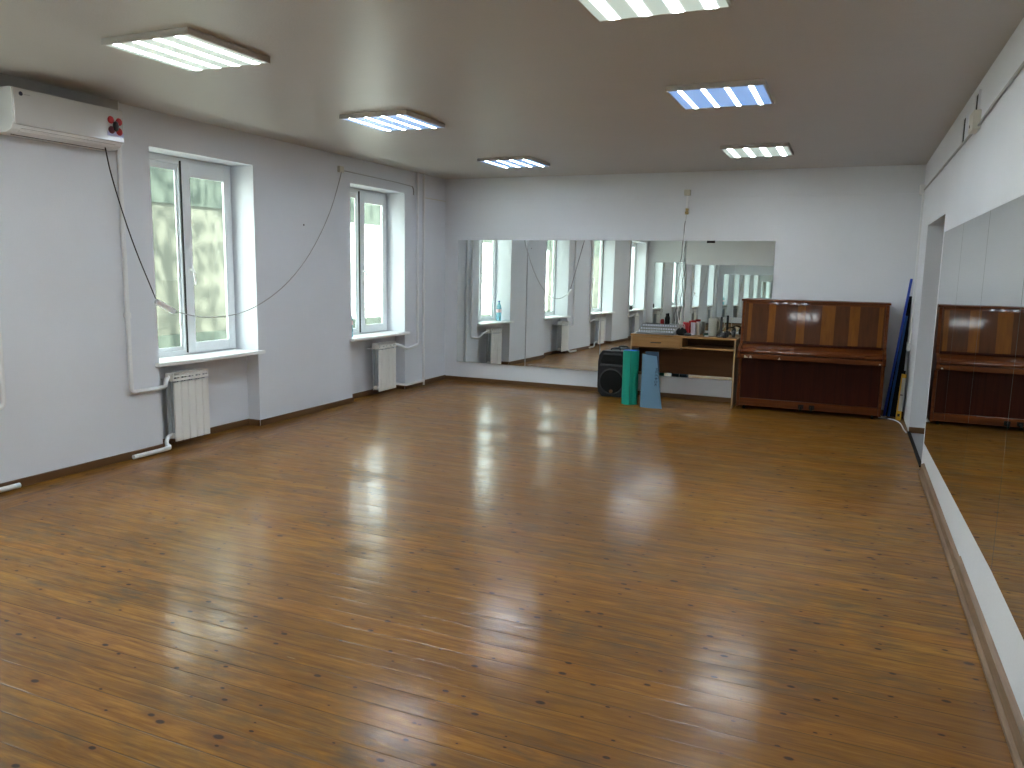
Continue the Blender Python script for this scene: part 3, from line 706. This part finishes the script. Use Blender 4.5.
# ================================================================== EXERCISE MATS
t = thing('rolled_mat', 'green rolled exercise mat standing upright by loudspeaker', 'exercise mat', (-2.235, 8.62, 0))
b = NB(); r0_, turns, n = .098, 3.4, 150
pin, pout = [], []
for i in range(n+1):
    f = i/n; a = math.radians(-78) - f*turns*2*PI; r = r0_-f*turns*.017
    pin.append((math.cos(a)*(r-.009), math.sin(a)*(r-.009))); pout.append((math.cos(a)*r, math.sin(a)*r))
zt = .612
va = [[b.verts.new((x, y, z)) for (x, y) in P_] for P_ in (pout, pin) for z in (0, zt)]
for i in range(n):
    b.faces.new((va[0][i], va[0][i+1], va[1][i+1], va[1][i])).material_index = 0
    b.faces.new((va[2][i], va[3][i], va[3][i+1], va[2][i+1])).material_index = 1
    b.faces.new((va[1][i], va[1][i+1], va[3][i+1], va[3][i])).material_index = 1
    b.faces.new((va[0][i], va[2][i], va[2][i+1], va[0][i+1])).material_index = 1
b.faces.new((va[0][0], va[1][0], va[3][0], va[2][0])).material_index = 2
me_ = obj('foam_sheet', b, [M['green_mat'], M['blue_layer'], M['green_edge']], t, smooth=True)
b = NB(); a = math.radians(-72); bx(b, .018, .0205, -.1005, -.094, 0, zt); obj('loose_edge', b, M['green_edge'], t)

t = thing('folded_mat', 'slate blue folded mat leaning against desk, right of green roll', 'exercise mat', (-1.975, 8.46, 0))
# tapering leaning slab made of two folded layers
def slab(b, y0b, y0t, th_, xb0, xb1, xt0, xt1, zt0, zt1, bow=.0):
    N_ = 8; fr_, bk = [], []
    for i in range(N_+1):
        f = i/N_; row, row2 = [], []
        for j in range(7):
            g_ = j/6
            x = (xb0+(xt0-xb0)*f)*(1-g_)+(xb1+(xt1-xb1)*f)*g_; z = f*(zt0*(1-g_)+zt1*g_)
            y = y0b+(y0t-y0b)*f - bow*math.sin(g_*PI)*(1-.2*f)
            row.append(b.verts.new((x, y, z))); row2.append(b.verts.new((x, y+th_, z)))
        fr_.append(row); bk.append(row2)
    for i in range(N_):
        for j in range(6):
            b.faces.new((fr_[i][j], fr_[i][j+1], fr_[i+1][j+1], fr_[i+1][j])); b.faces.new((bk[i][j], bk[i+1][j], bk[i+1][j+1], bk[i][j+1]))
        b.faces.new((fr_[i][0], fr_[i+1][0], bk[i+1][0], bk[i][0])); b.faces.new((fr_[i][6], bk[i][6], bk[i+1][6], fr_[i+1][6]))
    for j in range(6):
        b.faces.new((fr_[0][j], bk[0][j], bk[0][j+1], fr_[0][j+1])); b.faces.new((fr_[N_][j], fr_[N_][j+1], bk[N_][j+1], bk[N_][j]))
b = NB(); slab(b, 0, .12, .008, -.10, .145, -.125, .035, .585, .565, .02); f1 = obj('front_fold', b, M['slate_mat'], t, smooth=True)
b = NB(); slab(b, .05, .16, .008, -.09, .12, -.10, .045, .61, .61, .0); obj('rear_fold', b, mat('slate_foam_back', (.03, .06, .10), .8), t, smooth=True)
# vertical run of small dark printed letters
b = NB(); lx = .045
def stroke(x0, z0, x1, z1, w_=.006):
    d = Vector((x1-x0, z1-z0)); n_ = Vector((-d.y, d.x)).normalized()*w_/2
    yv = lambda z: 0.12*z/.575 - .0215
    q = [(x0+n_.x, z0+n_.y), (x1+n_.x, z1+n_.y), (x1-n_.x, z1-n_.y), (x0-n_.x, z0-n_.y)]
    b.faces.new([b.verts.new((x, yv(z)-.0015, z)) for x, z in q])
G5 = {'r': [(0, 0, 0, 1), (0, 1, .8, 1), (.8, 1, .8, .5), (.8, .5, 0, .5), (.3, .5, .9, 0)], 'e': [(0, 0, 0, 1), (0, 1, .8, 1), (0, .5, .6, .5), (0, 0, .8, 0)],
      'b': [(0, 0, 0, 1), (0, 1, .7, .8), (.7, .8, 0, .5), (0, .5, .8, .3), (.8, .3, 0, 0)], 'o': [(0, 0, 0, 1), (0, 1, .8, 1), (.8, 1, .8, 0), (.8, 0, 0, 0)],
      'k': [(0, 0, 0, 1), (.8, 1, 0, .5), (0, .5, .8, 0)]}
zz = .435
for ch in 'reebok':
    for (a0_, b0_, a1_, b1_) in G5[ch]:
        # rotated a quarter turn: letter x runs down, letter y runs right
        stroke(lx+b0_*.026, zz-a0_*.026, lx+b1_*.026, zz-a1_*.026)
    zz -= .034
obj('printed_letters', b, M['slate_print'], f1)

# ================================================================== CORNER CLUTTER
def rod(name, p0, p1, r, m, lab, cat):
    p0, p1 = Vector(p0), Vector(p1); b = NB(); tube(b, [(0, 0, 0), p1-p0], r, 14)
    o = obj(name, b, M[m], smooth=True); o.location = p0; return tag(o, lab, cat)
rod('blue_pole', (.415, 9.13, .012), (.567, 9.26, 1.472), .013, 'blue', 'tall bright blue pole leaning in corner right of piano', 'pole')
rod('blue_pole', (.46, 9.16, .012), (.553, 9.245, 1.085), .012, 'blue2', 'shorter blue pole leaning behind the tall one', 'pole')
t = thing('black_board', 'tall dark tapering board leaning in corner behind blue poles', 'board', (.50, 9.25, 0))
b = NB(); A = [(-.070, -.03, 0), (.068, -.03, 0), (.088, .02, 1.29), (.06, .02, 1.29)]
Fv = [b.verts.new(p) for p in A]; Bv = [b.verts.new((p[0], p[1]+.016, p[2])) for p in A]
b.faces.new(Fv); b.faces.new(Bv[::-1])
for i in range(4): j = (i+1) % 4; b.faces.new((Fv[i], Bv[i], Bv[j], Fv[j]))
obj('board_sheet', b, M['matte_black'], t)
t = thing('spirit_level', 'yellow and silver spirit level standing in corner by the doorway', 'spirit level', (.545, 9.03, 0))
t.rotation_euler = (0, math.radians(2.5), 0)
b = NB(); bx(b, -.022, .022, -.012, .012, .015, .475); obj('level_body', b, M['silver'], t)
b = NB(); bx(b, -.024, .024, -.014, .014, 0, .10); bx(b, -.024, .024, -.014, .014, .45, .49); bx(b, -.024, -.012, -.014, .014, .10, .45); obj('yellow_frame', b, M['yellow'], t, bevel=.002)
b = NB(); bx(b, -.012, .012, -.0155, -.014, .04, .07); lathe(b, [(.006, -.012), (.006, .012)], 10, (0, -.014, .27), 'x'); obj('vial', b, M['black'], t)
b = NB(); bx(b, -.006, .012, -.01, .01, .49, .525); obj('end_loop', b, M['matte_black'], t)
tag(box('light_switch', M['white'], None, XR-.034, XR, 9.13, 9.21, .725, .815, .004), 'white surface light switch low beside the corner poles', 'switch')
struct(box('trim_6', M['white'], None, XR-.018, XR, 9.16, 9.19, .80, 2.35), 'white vertical conduit in the right corner', 'trim')
cable([(.37, 9.06, .006), (.45, 9.05, .006), (.53, 8.96, .006), (.565, 8.75, .006), (.57, 8.45, .006), (.585, 8.30, .006)], .006, 'white cord lying on floor from piano to doorway', 'white')
b = NB()
for k in range(3): tube(b, [(.36+.01*k, 9.02+.02*k, .012+.01*k), (.40, 8.99, .02), (.44, 9.03, .012+.01*k), (.41, 9.07, .02), (.36+.01*k, 9.04, .012)], .005, 6, smooth_iter=2)
tag(obj('cord_coil', b, M['white'], smooth=True), 'small coil of white cord at the foot of blue pole', 'cable')
tag(box('junction_box', M['white'], None, XR-.05, XR, 9.10, 9.22, 2.33, 2.42, .004), 'small white junction box high in the corner above doorway', 'electrical box')
t = thing('junction_box', 'white junction box with dark hole high on right wall', 'electrical box', (XR, 5.44, 2.40))
box('box_cover', M['cream'], t, -.04, 0, -.10, .08, -.055, .055, .004)
b = NB(); lathe(b, [(.009, -.042), (.009, -.039)], 12, (0, .03, -.02), 'x'); obj('screw_hole', b, M['dark'], t)
def vent(y, z, hy, hz, lab):
    t = thing('wall_vent', lab, 'vent', (XR, y, z), 'dark wall openings')
    b = NB(); bx(b, -.006, 0, -hy, hy, -hz, hz); obj('vent_opening', b, M['dark'], t)
    b = NB()
    for s in (-1, 1): bx(b, -.012, 0, min(s*hy, s*(hy+.012)), max(s*hy, s*(hy+.012)), -hz-.012, hz+.012)
    bx(b, -.012, 0, -hy, hy, hz, hz+.012); bx(b, -.012, 0, -hy, hy, -hz-.012, -hz); obj('vent_rim', b, M['wall'], t)
    return t
vent(6.06, 2.455, .075, .08, 'narrow dark vent slot left of the junction box, right wall')
vent(5.52, 2.525, .065, .05, 'dark slot directly above the junction box, right wall')
cable([(XR-.008, 9.10, 2.37), (XR-.008, 5.69, 2.37), (XR-.008, 5.5, 2.36), (XR-.008, 4.6, 2.395), (XR-.008, 2.5, 2.42), (XR-.008, YR+.02, 2.42)], .0085, 'grey cable running along the top of right wall', 'grey', it=1)
t = thing('wall_vent', 'black square vent high on the rear wall, mirrored only', 'vent', (-3.45, YR, 2.49))
box('vent_opening', M['dark'], t, -.10, .10, 0, .012, -.06, .06)
box('vent_rim', M['wall'], t, -.115, .115, 0, .006, -.075, .075)

# ================================================================== SILL OBJECTS (seen in the far mirror)
t = thing('water_bottle', 'clear blue plastic water bottle on sill of far window, mirrored', 'bottle', (-5.13, 7.30, WZ0+.012))
b = NB(); lathe(b, [(.036, 0), (.042, .01), (.042, .09), (.039, .11), (.042, .13), (.042, .20), (.03, .25), (.014, .285), (.014, .30)], 20); obj('bottle_body', b, M['bottle'], t, smooth=True)
b = NB(); lathe(b, [(.017, .30), (.017, .318)], 16); obj('cap', b, M['blue'], t)
b = NB(); lathe(b, [(.0425, .135), (.0425, .185)], 20); obj('paper_label', b, mat('pink_label', (.75, .45, .48), .5), t)
b = NB(); lathe(b, [(.035, 0), (.04, .01), (.04, .07), (.036, .09), (.036, .11)], 18); t = obj('jar', b, M['black'], smooth=True); t.location = (-5.10, -.2, WZ0+.012)
tag(t, 'dark jar on the sill of the last mirrored window', 'jar')
